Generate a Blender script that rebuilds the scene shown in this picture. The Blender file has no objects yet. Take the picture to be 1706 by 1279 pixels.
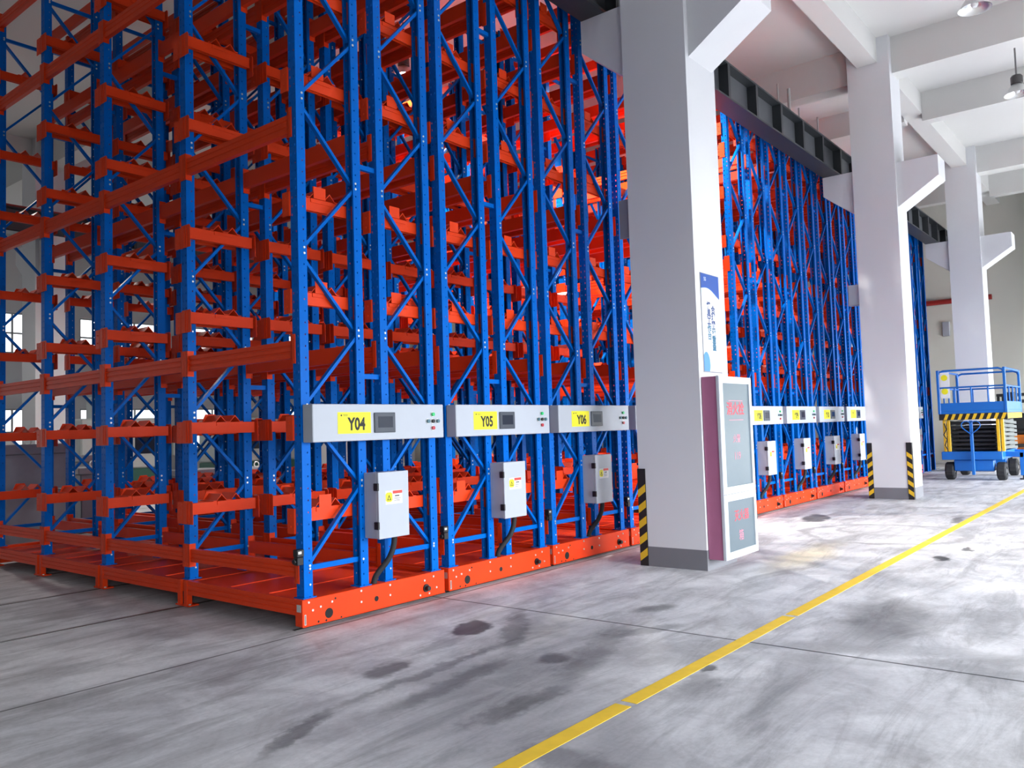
import bpy, math, random
from mathutils import Vector, Matrix

random.seed(7)
scene = bpy.context.scene
COL = scene.collection

# ------------------------------------------------------------------ camera
def cam_axes(yaw, pitch, roll):
    f = Vector((math.cos(yaw) * math.cos(pitch), math.sin(yaw) * math.cos(pitch), math.sin(pitch)))
    r = Vector((math.sin(yaw), -math.cos(yaw), 0))
    u = r.cross(f)
    r2 = r * math.cos(roll) + u * math.sin(roll)
    u2 = u * math.cos(roll) - r * math.sin(roll)
    return r2, u2, f

cam_data = bpy.data.cameras.new('camera')
cam = bpy.data.objects.new('camera', cam_data)
COL.objects.link(cam)
r_, u_, f_ = cam_axes(math.radians(38.91306719), math.radians(3.13127834), math.radians(-1.79996633))
cam.matrix_world = Matrix(((r_.x, u_.x, -f_.x, -4.20), (r_.y, u_.y, -f_.y, -5.67), (r_.z, u_.z, -f_.z, 1.60), (0, 0, 0, 1)))
cam_data.sensor_width = 36.0
cam_data.sensor_fit = 'HORIZONTAL'
cam_data.lens = 1371.09 / 1706 * 36.0
cam_data.clip_end = 200
scene.camera = cam

# ------------------------------------------------------------------ world, light, exposure
world = bpy.data.worlds.new('world')
scene.world = world
world.use_nodes = True
bg = world.node_tree.nodes['Background']
bg.inputs[0].default_value = (0.75, 0.85, 1.0, 1)
bg.inputs[1].default_value = 0.5
scene.view_settings.view_transform = 'Standard'
scene.view_settings.look = 'None'
scene.view_settings.exposure = 1.0
scene.view_settings.gamma = 1.0
scene.view_settings.use_curve_mapping = False
scene.cycles.max_bounces = 5
scene.cycles.diffuse_bounces = 2
scene.cycles.glossy_bounces = 2

def area_light(name, loc, direction, sx, sy, power, color, spread=180):
    d = bpy.data.lights.new(name, 'AREA')
    d.shape = 'RECTANGLE'
    d.size, d.size_y = sx, sy
    d.energy = power
    d.color = color
    d.spread = math.radians(spread)
    o = bpy.data.objects.new(name, d)
    o.location = loc
    o.rotation_euler = Vector(direction).to_track_quat('-Z', 'Y').to_euler()
    COL.objects.link(o)
    return o

# daylight area lights in unseen side-wall doors; first two doors added for left-facing sides
DOORS = [(-11.0, -5.0), (-0.2, 5.8), (7.0, 13.0), (13.6, 19.6), (20.8, 26.8)]
for (a, b), power, aim, tilt in zip(DOORS, (400, 660, 600, 1050, 1150), (0.45, 0.15, 0, 0.25, 0.35), (-1.25, -0.95, -0.95, -0.95, -0.95)):
    area_light('unseen_door_light', ((a + b) / 2, -13.35, 2.4), (aim, 1, tilt), 5.8, 4.5, power, (0.90, 0.95, 1.0), 112)

# ------------------------------------------------------------------ materials
MATS = {}
def mat(name, color, rough=0.5, metal=0.0, noise=0.0, nscale=6.0, bump=0.0, coat=0.0, emit=None, estr=1.0, spec=0.5):
    m = bpy.data.materials.new(name)
    m.use_nodes = True
    nt = m.node_tree
    b = nt.nodes['Principled BSDF']
    b.inputs['Base Color'].default_value = (*color, 1)
    b.inputs['Roughness'].default_value = rough
    b.inputs['Metallic'].default_value = metal
    b.inputs['Specular IOR Level'].default_value = spec
    if coat:
        b.inputs['Coat Weight'].default_value = coat
        b.inputs['Coat Roughness'].default_value = 0.15
    if emit:
        b.inputs['Emission Color'].default_value = (*emit, 1)
        b.inputs['Emission Strength'].default_value = estr
    if noise or bump:
        tc = nt.nodes.new('ShaderNodeTexCoord')
        n = nt.nodes.new('ShaderNodeTexNoise')
        n.inputs['Scale'].default_value = nscale
        n.inputs['Detail'].default_value = 5
        nt.links.new(tc.outputs['Object'], n.inputs['Vector'])
        if noise:
            mr = nt.nodes.new('ShaderNodeMapRange')
            mr.inputs[3].default_value = 1 - noise
            mr.inputs[4].default_value = 1 + noise
            nt.links.new(n.outputs['Fac'], mr.inputs[0])
            mx = nt.nodes.new('ShaderNodeVectorMath')
            mx.operation = 'SCALE'
            mx.inputs[0].default_value = color
            nt.links.new(mr.outputs[0], mx.inputs['Scale'])
            nt.links.new(mx.outputs[0], b.inputs['Base Color'])
        if bump:
            bp = nt.nodes.new('ShaderNodeBump')
            bp.inputs['Strength'].default_value = bump
            nt.links.new(n.outputs['Fac'], bp.inputs['Height'])
            nt.links.new(bp.outputs[0], b.inputs['Normal'])
    MATS[name] = m
    return m

mat('blue_paint', (0.0, 0.14, 0.60), 0.28, noise=0.12, nscale=3, spec=0.09)
mat('orange_paint', (0.86, 0.056, 0.009), 0.36, noise=0.10, nscale=3, spec=0.22)
mat('zinc', (0.75, 0.75, 0.72), 0.35, 0.6)
mat('black', (0.012, 0.012, 0.014), 0.5)
mat('rubber', (0.02, 0.02, 0.022), 0.75, noise=0.3, nscale=20)
mat('hole_dark', (0.01, 0.008, 0.008), 0.8)
mat('panel_white', (0.48, 0.51, 0.57), 0.4, noise=0.03)
mat('screen_bezel', (0.055, 0.065, 0.085), 0.4)
mat('screen_glass', (0.022, 0.028, 0.045), 0.12)
mat('label_yellow', (0.95, 0.86, 0.02), 0.5)
mat('ink', (0.012, 0.012, 0.012), 0.6)
mat('button_green', (0.02, 0.55, 0.16), 0.35)
mat('button_red', (0.55, 0.04, 0.06), 0.35)
mat('button_teal', (0.07, 0.16, 0.20), 0.35)
mat('sticker_red', (0.75, 0.06, 0.04), 0.5)
mat('sticker_white', (0.85, 0.85, 0.85), 0.5)
mat('wall_white', (0.80, 0.80, 0.80), 0.7, noise=0.03, nscale=1.2, bump=0.03)
mat('column_white', (0.80, 0.80, 0.82), 0.6, noise=0.025, nscale=1.5, bump=0.02)
mat('ceiling_white', (0.70, 0.685, 0.66), 0.8, noise=0.03, nscale=0.8)
mat('far_wall', (0.80, 0.79, 0.70), 0.8, noise=0.03, nscale=0.6)
mat('skirt_grey', (0.21, 0.21, 0.23), 0.6, noise=0.08, nscale=4)
mat('girder_dark', (0.028, 0.032, 0.036), 0.45, noise=0.15, nscale=3)
mat('girder_web', (0.09, 0.095, 0.105), 0.5, noise=0.15, nscale=3)
mat('guard_black', (0.012, 0.011, 0.010), 0.55)
mat('guard_yellow', (0.85, 0.52, 0.02), 0.5)
mat('line_yellow', (0.95, 0.62, 0.035), 0.55, noise=0.14, nscale=9)
mat('line_worn', (0.42, 0.36, 0.24), 0.7)
mat('cabinet_red', (0.46, 0.16, 0.28), 0.5, noise=0.12, nscale=5)
mat('cabinet_frame', (0.62, 0.65, 0.70), 0.35, noise=0.02)
mat('cabinet_glass', (0.115, 0.155, 0.185), 0.35, noise=0.05)
mat('red_ink', (0.75, 0.04, 0.07), 0.5)
mat('red_ink_faded', (0.62, 0.22, 0.30), 0.5)
mat('lamp_metal', (0.55, 0.55, 0.55), 0.3, 0.9)
mat('lamp_dark', (0.07, 0.065, 0.065), 0.4)
mat('lamp_rod', (0.25, 0.24, 0.24), 0.4)
mat('lamp_inner', (0.60, 0.60, 0.58), 0.25, 0.75)
mat('lamp_glow', (1, 1, 1), 0.3, emit=(1, 0.97, 0.9), estr=60)
mat('lamp_cover', (0.75, 0.75, 0.74), 0.2)
mat('lift_blue', (0.01, 0.15, 0.55), 0.35, noise=0.06)
mat('lift_yellow', (0.85, 0.50, 0.02), 0.4, noise=0.1)
mat('lift_dark', (0.03, 0.03, 0.035), 0.5)
mat('lift_grey', (0.10, 0.115, 0.115), 0.5)
mat('fork_orange', (0.85, 0.22, 0.02), 0.4)
mat('fork_black', (0.015, 0.016, 0.016), 0.5)
mat('pipe_red', (0.40, 0.03, 0.025), 0.4)
mat('pipe_grey', (0.35, 0.34, 0.33), 0.5)
mat('mold_steel', (0.30, 0.30, 0.33), 0.4, 0.3, noise=0.2, nscale=4)
mat('machine_white', (0.62, 0.66, 0.64), 0.45, noise=0.05)
mat('machine_green', (0.05, 0.16, 0.12), 0.45)
mat('window_frame', (0.45, 0.46, 0.46), 0.4)
mat('window_light', (0.9, 0.95, 1.0), 0.2, emit=(0.93, 0.97, 1.0), estr=1.0)
mat('rail_steel', (0.12, 0.115, 0.11), 0.35, 0.7, noise=0.2, nscale=8)
mat('plate_grey', (0.30, 0.30, 0.33), 0.5)

# concrete floor: mottling, tyre marks, oil stains, joints
def floor_material():
    m = bpy.data.materials.new('concrete_floor')
    m.use_nodes = True
    nt = m.node_tree
    N, L = nt.nodes, nt.links
    b = N['Principled BSDF']
    geo = N.new('ShaderNodeNewGeometry')
    def noise(scale, detail=6, rough=0.6, vec=None, dist=0.0):
        n = N.new('ShaderNodeTexNoise')
        n.inputs['Scale'].default_value = scale
        n.inputs['Detail'].default_value = detail
        n.inputs['Roughness'].default_value = rough
        n.inputs['Distortion'].default_value = dist
        L.new(vec or geo.outputs['Position'], n.inputs['Vector'])
        return n
    def math_(op, a, bb=None, c=None, clamp=False):
        n = N.new('ShaderNodeMath')
        n.operation = op
        n.use_clamp = clamp
        for i, v in enumerate((a, bb, c)):
            if v is None:
                continue
            if isinstance(v, (int, float)):
                n.inputs[i].default_value = v
            else:
                L.new(v, n.inputs[i])
        return n.outputs[0]
    def smooth(v, lo, hi, o0=0.0, o1=1.0):
        n = N.new('ShaderNodeMapRange')
        n.interpolation_type = 'SMOOTHSTEP'
        L.new(v, n.inputs[0])
        n.inputs[1].default_value, n.inputs[2].default_value = lo, hi
        n.inputs[3].default_value, n.inputs[4].default_value = o0, o1
        return n.outputs[0]
    def mapped(loc, rot, scl, src=None):
        n = N.new('ShaderNodeMapping')
        n.vector_type = 'TEXTURE'
        n.inputs[1].default_value = loc
        n.inputs[2].default_value = (0, 0, rot)
        n.inputs[3].default_value = scl
        L.new(src or warp, n.inputs[0])
        return n.outputs[0]
    # warped position so that stain edges are ragged
    wn = noise(2.2, 4)
    wsub = N.new('ShaderNodeVectorMath'); wsub.operation = 'SUBTRACT'
    L.new(wn.outputs['Color'], wsub.inputs[0]); wsub.inputs[1].default_value = (0.5, 0.5, 0.5)
    wsc = N.new('ShaderNodeVectorMath'); wsc.operation = 'MULTIPLY'
    L.new(wsub.outputs[0], wsc.inputs[0]); wsc.inputs[1].default_value = (0.45, 0.45, 0.0)
    wadd = N.new('ShaderNodeVectorMath'); wadd.operation = 'ADD'
    L.new(wsc.outputs[0], wadd.inputs[0]); L.new(geo.outputs['Position'], wadd.inputs[1])
    warp = wadd.outputs[0]
    wn2 = noise(9.0, 5)
    ws2 = N.new('ShaderNodeVectorMath'); ws2.operation = 'SUBTRACT'
    L.new(wn2.outputs['Color'], ws2.inputs[0]); ws2.inputs[1].default_value = (0.5, 0.5, 0.5)
    wm2 = N.new('ShaderNodeVectorMath'); wm2.operation = 'MULTIPLY'
    L.new(ws2.outputs[0], wm2.inputs[0]); wm2.inputs[1].default_value = (0.22, 0.22, 0.0)
    wa2 = N.new('ShaderNodeVectorMath'); wa2.operation = 'ADD'
    L.new(wm2.outputs[0], wa2.inputs[0]); L.new(geo.outputs['Position'], wa2.inputs[1])
    rag = wa2.outputs[0]
    def ellipse(cx, cy, rx, ry, rot, lo, hi, src=None):
        v = mapped((cx, cy, 0), rot, (rx, ry, 1), src)
        ln = N.new('ShaderNodeVectorMath'); ln.operation = 'LENGTH'
        L.new(v, ln.inputs[0])
        return smooth(ln.outputs['Value'], lo, hi, 1.0, 0.0)
    def ring(cx, cy, r, w):
        v = mapped((cx, cy, 0), 0, (1, 1, 1))
        ln = N.new('ShaderNodeVectorMath'); ln.operation = 'LENGTH'
        L.new(v, ln.inputs[0])
        d = math_('ABSOLUTE', math_('SUBTRACT', ln.outputs['Value'], r))
        return smooth(d, w * 0.3, w, 1.0, 0.0)
    big = noise(0.35, 5, 0.6)
    mid = noise(1.6, 8, 0.7, dist=0.6)
    st = N.new('ShaderNodeMapping')
    st.inputs[3].default_value = (0.35, 1.6, 1)
    L.new(geo.outputs['Position'], st.inputs[0])
    streak = noise(2.0, 8, 0.7, st.outputs[0], 0.8)
    fine = noise(30, 3, 0.6)
    v = math_('MULTIPLY_ADD', smooth(big.outputs['Fac'], 0.35, 0.65), 0.22, 0.84)
    v = math_('MULTIPLY', v, smooth(mid.outputs['Fac'], 0.3, 0.62, 0.74, 1.10))
    v = math_('MULTIPLY', v, smooth(streak.outputs['Fac'], 0.30, 0.60, 0.64, 1.10))
    v = math_('MULTIPLY', v, smooth(fine.outputs['Fac'], 0.3, 0.7, 0.95, 1.05))
    # broad grey dirt fields where vehicles turn
    for e, k in ((ellipse(0.6, -2.0, 1.5, 0.75, 0.35, 0.2, 1.3), 0.40),
                 (ellipse(-0.6, -2.6, 1.1, 0.7, 0.5, 0.2, 1.3), 0.34),
                 (ellipse(1.0, -3.7, 1.2, 0.28, 0.15, 0.2, 1.2), 0.35),
                 (ellipse(1.1, -1.6, 0.9, 0.3, 0.5, 0.2, 1.2), 0.45),
                 (ellipse(-1.0, -3.6, 1.3, 0.25, 0.5, 0.2, 1.2), 0.40),
                 (ellipse(2.6, -3.75, 1.0, 0.35, 0.0, 0.3, 1.2), 0.45),
                 (ellipse(7.5, -2.1, 1.3, 0.5, 0.1, 0.3, 1.2), 0.18)):
        f = math_('MULTIPLY', e, smooth(mid.outputs['Fac'], 0.25, 0.6))
        v = math_('MULTIPLY', v, math_('SUBTRACT', 1.0, math_('MULTIPLY', f, k)))
    # tyre tracks
    for e, k in ((ring(7.9, -2.4, 1.05, 0.10), 0.42), (ring(8.3, -2.35, 0.62, 0.07), 0.25), (ring(-1.2, -4.9, 2.9, 0.14), 0.18),
                 (ring(-1.5, -5.2, 3.6, 0.18), 0.22)):
        f = math_('MULTIPLY', e, smooth(streak.outputs['Fac'], 0.35, 0.6))
        v = math_('MULTIPLY', v, math_('SUBTRACT', 1.0, math_('MULTIPLY', f, k)))
    # smeared tyre tracks beside the first rack
    for cx, cy, rx, ry, rot, k in ((-1.42, -1.86, 0.42, 0.09, 0.42, 0.55), (-0.2, -1.68, 1.0, 0.07, 0.05, 0.45),
                                   (-0.3, -1.98, 0.8, 0.11, 0.12, 0.42), (1.0, -1.42, 0.85, 0.12, 0.62, 0.45),
                                   (-0.45, -2.60, 0.55, 0.12, -0.05, 0.48), (-0.9, -3.3, 0.14, 0.34, 0.0, 0.45),
                                   (2.9, -3.75, 0.85, 0.42, 0.25, 0.34), (0.5, -3.27, 0.34, 0.14, 0.2, 0.42),
                                   (0.3, -1.26, 0.35, 0.10, 0.1, 0.35), (0.75, -2.35, 0.9, 0.16, 0.3, 0.42), (1.5, -2.35, 0.45, 0.12, -0.4, 0.42)):
        f = math_('MULTIPLY', ellipse(cx, cy, rx, ry, rot, 0.45, 1.15, rag), smooth(mid.outputs['Fac'], 0.25, 0.5, 0.35, 1.0))
        v = math_('MULTIPLY', v, math_('SUBTRACT', 1.0, math_('MULTIPLY', f, k)))
    # oil and water stains with sharp outlines
    for e, k in ((ellipse(0.86, -1.10, 0.27, 0.20, 0.5, 0.75, 1.05), 0.80),
                 (ellipse(-0.33, -1.38, 0.24, 0.13, 0.4, 0.6, 1.1), 0.62),
                 (ellipse(0.48, -2.20, 0.20, 0.13, 0.3, 0.5, 1.1), 0.60),
                 (ellipse(2.2, -2.03, 0.32, 0.16, -0.2, 0.4, 1.1), 0.55),
                 (ellipse(9.4, -0.97, 0.62, 0.22, 0.3, 0.7, 1.1), 0.78),
                 (ellipse(0.84, -3.2, 0.09, 0.05, 0.2, 0.5, 1.1), 0.7),
                 (ellipse(6.05, -3.5, 0.22, 0.09, 0.3, 0.6, 1.1), 0.85),
                 (ellipse(6.9, -3.62, 0.22, 0.05, 0.3, 0.6, 1.1), 0.75),
                 (ellipse(9.9, -2.95, 0.5, 0.09, 0.1, 0.5, 1.1), 0.6)):
        v = math_('MULTIPLY', v, math_('SUBTRACT', 1.0, math_('MULTIPLY', e, k)))
    # saw-cut joints
    sep = N.new('ShaderNodeSeparateXYZ')
    L.new(geo.outputs['Position'], sep.inputs[0])
    for out, pos, w, k in ((0, 1.58, 0.016, 0.85), (1, -0.06, 0.016, 0.75), (0, -7.4, 0.014, 0.7), (0, 10.5, 0.016, 0.45), (0, 19.5, 0.016, 0.45), (1, -9.0, 0.014, 0.6)):
        d = math_('ABSOLUTE', math_('SUBTRACT', sep.outputs[out], pos))
        v = math_('MULTIPLY', v, math_('SUBTRACT', 1.0, math_('MULTIPLY', smooth(d, w * 0.4, w, 1.0, 0.0), k)))
    tint = N.new('ShaderNodeMix'); tint.data_type = 'RGBA'
    L.new(big.outputs['Fac'], tint.inputs[0])
    tint.inputs[6].default_value = (0.61, 0.61, 0.66, 1)
    tint.inputs[7].default_value = (0.67, 0.665, 0.655, 1)
    tan = N.new('ShaderNodeMix'); tan.data_type = 'RGBA'
    L.new(math_('MULTIPLY', ellipse(5.6, -2.15, 1.5, 0.35, 0.05, 0.2, 1.2), 0.75), tan.inputs[0])
    L.new(tint.outputs[2], tan.inputs[6])
    tan.inputs[7].default_value = (0.66, 0.58, 0.40, 1)
    mul = N.new('ShaderNodeVectorMath'); mul.operation = 'SCALE'
    L.new(tan.outputs[2], mul.inputs[0]); L.new(v, mul.inputs['Scale'])
    L.new(mul.outputs[0], b.inputs['Base Color'])
    L.new(smooth(mid.outputs['Fac'], 0.3, 0.7, 0.42, 0.6), b.inputs['Roughness'])
    b.inputs['Specular IOR Level'].default_value = 0.35
    bp = N.new('ShaderNodeBump'); bp.inputs['Strength'].default_value = 0.04
    L.new(fine.outputs['Fac'], bp.inputs['Height']); L.new(bp.outputs[0], b.inputs['Normal'])
    MATS['floor'] = m
floor_material()

# wall poster: white sheet with blue waves at the top and bottom corners (flat print)
def poster_material():
    m = bpy.data.materials.new('poster_print')
    m.use_nodes = True
    N, L = m.node_tree.nodes, m.node_tree.links
    b = N['Principled BSDF']
    b.inputs['Roughness'].default_value = 0.3
    tc = N.new('ShaderNodeTexCoord')
    sep = N.new('ShaderNodeSeparateXYZ')
    L.new(tc.outputs['Object'], sep.inputs[0])
    def ma(op, a, c):
        n = N.new('ShaderNodeMath'); n.operation = op
        for i, v in enumerate((a, c)):
            if isinstance(v, (int, float)): n.inputs[i].default_value = v
            else: L.new(v, n.inputs[i])
        return n.outputs[0]
    x, z = sep.outputs[0], sep.outputs[2]
    # top wave lower edge: z > 0.93 + 0.05 sin(...) - 0.10 x
    edge = ma('SUBTRACT', ma('ADD', 0.93, ma('MULTIPLY', ma('SINE', ma('MULTIPLY', x, 9.0), 0), 0.035)), ma('MULTIPLY', x, 0.14))
    top = ma('GREATER_THAN', z, edge)
    band = ma('MULTIPLY', ma('GREATER_THAN', z, ma('SUBTRACT', edge, 0.05)), ma('LESS_THAN', z, edge))
    bx = ma('SUBTRACT', x, 0.06)
    d = ma('ADD', ma('MULTIPLY', bx, bx), ma('MULTIPLY', ma('MULTIPLY', ma('SUBTRACT', z, 0.08), ma('SUBTRACT', z, 0.08)), 0.45))
    bot = ma('LESS_THAN', d, 0.0085)
    def mix(f, c0, c1):
        n = N.new('ShaderNodeMix'); n.data_type = 'RGBA'
        L.new(f, n.inputs[0])
        if isinstance(c0, tuple): n.inputs[6].default_value = (*c0, 1)
        else: L.new(c0, n.inputs[6])
        n.inputs[7].default_value = (*c1, 1)
        return n.outputs[2]
    c = mix(band, (0.80, 0.80, 0.86), (0.66, 0.78, 0.9))
    c = mix(top, c, (0.02, 0.09, 0.40))
    c = mix(bot, c, (0.06, 0.27, 0.66))
    L.new(c, b.inputs['Base Color'])
    MATS['poster'] = m
poster_material()

# ------------------------------------------------------------------ mesh helpers
class MB:
    def __init__(self):
        self.v, self.f, self.m = [], [], []
    def _add(self, vs, fs, mi):
        o = len(self.v)
        self.v += [tuple(p) for p in vs]
        self.f += [tuple(i + o for i in f) for f in fs]
        self.m += [mi] * len(fs)
        return self
    def box(self, x0, x1, y0, y1, z0, z1, mi=0):
        vs = [(x0, y0, z0), (x1, y0, z0), (x1, y1, z0), (x0, y1, z0), (x0, y0, z1), (x1, y0, z1), (x1, y1, z1), (x0, y1, z1)]
        return self._add(vs, [(3, 2, 1, 0), (4, 5, 6, 7), (0, 1, 5, 4), (1, 2, 6, 5), (2, 3, 7, 6), (3, 0, 4, 7)], mi)
    def bbox(self, x0, x1, y0, y1, z0, z1, b=0.01, mi=0):
        # box with chamfered edges
        ps = []
        for sx in (0, 1):
            for sy in (0, 1):
                for sz in (0, 1):
                    X, Y, Z = (x0, x1)[sx], (y0, y1)[sy], (z0, z1)[sz]
                    dx, dy, dz = (b, -b)[sx], (b, -b)[sy], (b, -b)[sz]
                    ps += [(X, Y + dy, Z + dz), (X + dx, Y, Z + dz), (X + dx, Y + dy, Z)]
        def i(sx, sy, sz, k): return (sx * 4 + sy * 2 + sz) * 3 + k
        fs = []
        fs += [(i(0,0,0,0), i(0,0,1,0), i(0,1,1,0), i(0,1,0,0)), (i(1,0,0,0), i(1,1,0,0), i(1,1,1,0), i(1,0,1,0))]
        fs += [(i(0,0,0,1), i(1,0,0,1), i(1,0,1,1), i(0,0,1,1)), (i(0,1,0,1), i(0,1,1,1), i(1,1,1,1), i(1,1,0,1))]
        fs += [(i(0,0,0,2), i(0,1,0,2), i(1,1,0,2), i(1,0,0,2)), (i(0,0,1,2), i(1,0,1,2), i(1,1,1,2), i(0,1,1,2))]
        for s in (0, 1):
            for t in (0, 1):
                fs.append((i(s,t,0,0), i(s,t,1,0), i(s,t,1,1), i(s,t,0,1)))
                fs.append((i(s,0,t,0), i(s,1,t,0), i(s,1,t,2), i(s,0,t,2)))
                fs.append((i(0,s,t,1), i(1,s,t,1), i(1,s,t,2), i(0,s,t,2)))
        for sx in (0, 1):
            for sy in (0, 1):
                for sz in (0, 1):
                    fs.append((i(sx,sy,sz,0), i(sx,sy,sz,1), i(sx,sy,sz,2)))
        return self._add(ps, fs, mi)
    def prism(self, poly, axis, a0, a1, mi=0):
        n = len(poly)
        def P(p, a):
            return {'x': (a, p[0], p[1]), 'y': (p[0], a, p[1]), 'z': (p[0], p[1], a)}[axis]
        vs = [P(p, a0) for p in poly] + [P(p, a1) for p in poly]
        fs = [tuple(range(n))[::-1], tuple(range(n, 2 * n))]
        fs += [(i, (i + 1) % n, n + (i + 1) % n, n + i) for i in range(n)]
        return self._add(vs, fs, mi)
    def bar(self, p, q, w, h, mi=0, up=(0, 0, 1)):
        p, q = Vector(p), Vector(q)
        d = (q - p).normalized()
        s = d.cross(Vector(up))
        if s.length < 1e-4:
            s = d.cross(Vector((0, 1, 0)))
        s.normalize()
        t = s.cross(d)
        s, t = s * (w / 2), t * (h / 2)
        vs = [p - s - t, p + s - t, p + s + t, p - s + t, q - s - t, q + s - t, q + s + t, q - s + t]
        return self._add(vs, [(3, 2, 1, 0), (4, 5, 6, 7), (0, 1, 5, 4), (1, 2, 6, 5), (2, 3, 7, 6), (3, 0, 4, 7)], mi)
    def cyl(self, p, q, r, n=12, mi=0, r2=None):
        p, q = Vector(p), Vector(q)
        r2 = r if r2 is None else r2
        d = (q - p).normalized()
        s = d.orthogonal().normalized()
        t = d.cross(s)
        vs = []
        for c, rr in ((p, r), (q, r2)):
            for i in range(n):
                a = 2 * math.pi * i / n
                vs.append(c + s * (rr * math.cos(a)) + t * (rr * math.sin(a)))
        fs = [tuple(range(n))[::-1], tuple(range(n, 2 * n))]
        fs += [(i, (i + 1) % n, n + (i + 1) % n, n + i) for i in range(n)]
        return self._add(vs, fs, mi)
    def tube(self, pts, r, n=8, mi=0):
        pts = [Vector(p) for p in pts]
        rings = []
        prev = None
        for k, p in enumerate(pts):
            d = (pts[min(k + 1, len(pts) - 1)] - pts[max(k - 1, 0)]).normalized()
            if prev is None:
                s = d.orthogonal().normalized()
            else:
                s = (prev - d * prev.dot(d)).normalized()
            prev = s
            t = d.cross(s)
            rings.append([p + s * (r * math.cos(2 * math.pi * i / n)) + t * (r * math.sin(2 * math.pi * i / n)) for i in range(n)])
        vs = [p for rg in rings for p in rg]
        fs = [tuple(range(n))[::-1], tuple(range((len(rings) - 1) * n, len(rings) * n))]
        for k in range(len(rings) - 1):
            fs += [(k * n + i, k * n + (i + 1) % n, (k + 1) * n + (i + 1) % n, (k + 1) * n + i) for i in range(n)]
        return self._add(vs, fs, mi)
    def lathe(self, prof, n=24, mi=0, c=(0, 0, 0)):
        vs, fs = [], []
        for r, z in prof:
            for i in range(n):
                a = 2 * math.pi * i / n
                vs.append((c[0] + r * math.cos(a), c[1] + r * math.sin(a), c[2] + z))
        for k in range(len(prof) - 1):
            fs += [(k * n + i, k * n + (i + 1) % n, (k + 1) * n + (i + 1) % n, (k + 1) * n + i) for i in range(n)]
        return self._add(vs, fs, mi)
    def mesh(self, name, *mats, smooth=False):
        me = bpy.data.meshes.new(name)
        me.from_pydata(self.v, [], self.f)
        for k in mats:
            me.materials.append(MATS[k])
        me.polygons.foreach_set('material_index', self.m)
        if smooth:
            me.polygons.foreach_set('use_smooth', [True] * len(self.f))
        me.update()
        return me

def obj(name, me, parent=None, loc=(0, 0, 0), rz=0.0):
    o = bpy.data.objects.new(name, me)
    COL.objects.link(o)
    o.location = loc
    if rz:
        o.rotation_euler = (0, 0, rz)
    if parent is not None:
        o.parent = parent
    return o

def tag(o, label, cat=None, group=None):
    o['label'] = label
    if cat:
        o['category'] = cat
    if group:
        o['group'] = group
    return o

def empty(name, loc=(0, 0, 0), rz=0.0):
    o = bpy.data.objects.new(name, None)
    o.empty_display_size = 0.2
    COL.objects.link(o)
    o.location = loc
    o.rotation_euler = (0, 0, rz)
    return o

def struct(name, me, parent=None, loc=(0, 0, 0)):
    o = obj(name, me, parent, loc)
    if parent is None:
        o['kind'] = 'structure'
    return o

FONTS = {}
def text_mesh(name, body, size, material, face='-y', extrude=0.0008, bold=0.0, xs=1.0):
    cu = bpy.data.curves.new(name, 'FONT')
    cu.body = body
    cu.size = size
    cu.extrude = extrude
    cu.offset = bold
    cu.align_x = 'CENTER'
    cu.align_y = 'CENTER'
    cu.resolution_u = 3
    o = bpy.data.objects.new(name, cu)
    COL.objects.link(o)
    dg = bpy.context.evaluated_depsgraph_get()
    me = bpy.data.meshes.new_from_object(o.evaluated_get(dg))
    bpy.data.objects.remove(o)
    bpy.data.curves.remove(cu)
    # local: text plane x right, y up, z out -> world x right, z up, -y out
    me.transform(Matrix(((xs, 0, 0, 0), (0, 0, -1, 0), (0, 1, 0, 0), (0, 0, 0, 1))))
    me.materials.clear()
    me.materials.append(MATS[material])
    me.name = name
    return me

# ------------------------------------------------------------------ the hall
CX = [4.10, 13.05, 22.0]          # left faces of the columns along the aisle
CW, CY0, CY1 = 0.74, -1.61, -0.80
SLAB = 9.20
XMIN, XMAX, YMIN, YMAX = -14.0, 27.6, -13.5, 27.0

struct('floor', MB().box(XMIN, XMAX, YMIN, YMAX, -0.2, 0.0).mesh('floor', 'floor'))
struct('ceiling', MB().box(XMIN, XMAX, YMIN, YMAX, SLAB, SLAB + 0.25).mesh('ceiling', 'ceiling_white'))
struct('wall_end', MB().box(XMAX, XMAX + 0.3, YMIN, YMAX, 0, SLAB).mesh('wall_end', 'far_wall'))
struct('wall_rear', MB().box(XMIN - 0.3, XMIN, YMIN, YMAX, 0, SLAB).mesh('wall_rear', 'wall_white'))
# unseen side wall with open doors, the first two added for their light
wm = MB()
xs = [XMIN] + [v for d in DOORS for v in d] + [XMAX]
for i in range(0, len(xs), 2):
    wm.box(xs[i], xs[i + 1], YMIN, YMIN + 0.3, 0, SLAB)
for a, b in DOORS:
    wm.box(a, b, YMIN, YMIN + 0.3, 4.8, SLAB)
struct('wall_right', wm.mesh('wall_right', 'wall_white'))
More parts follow.
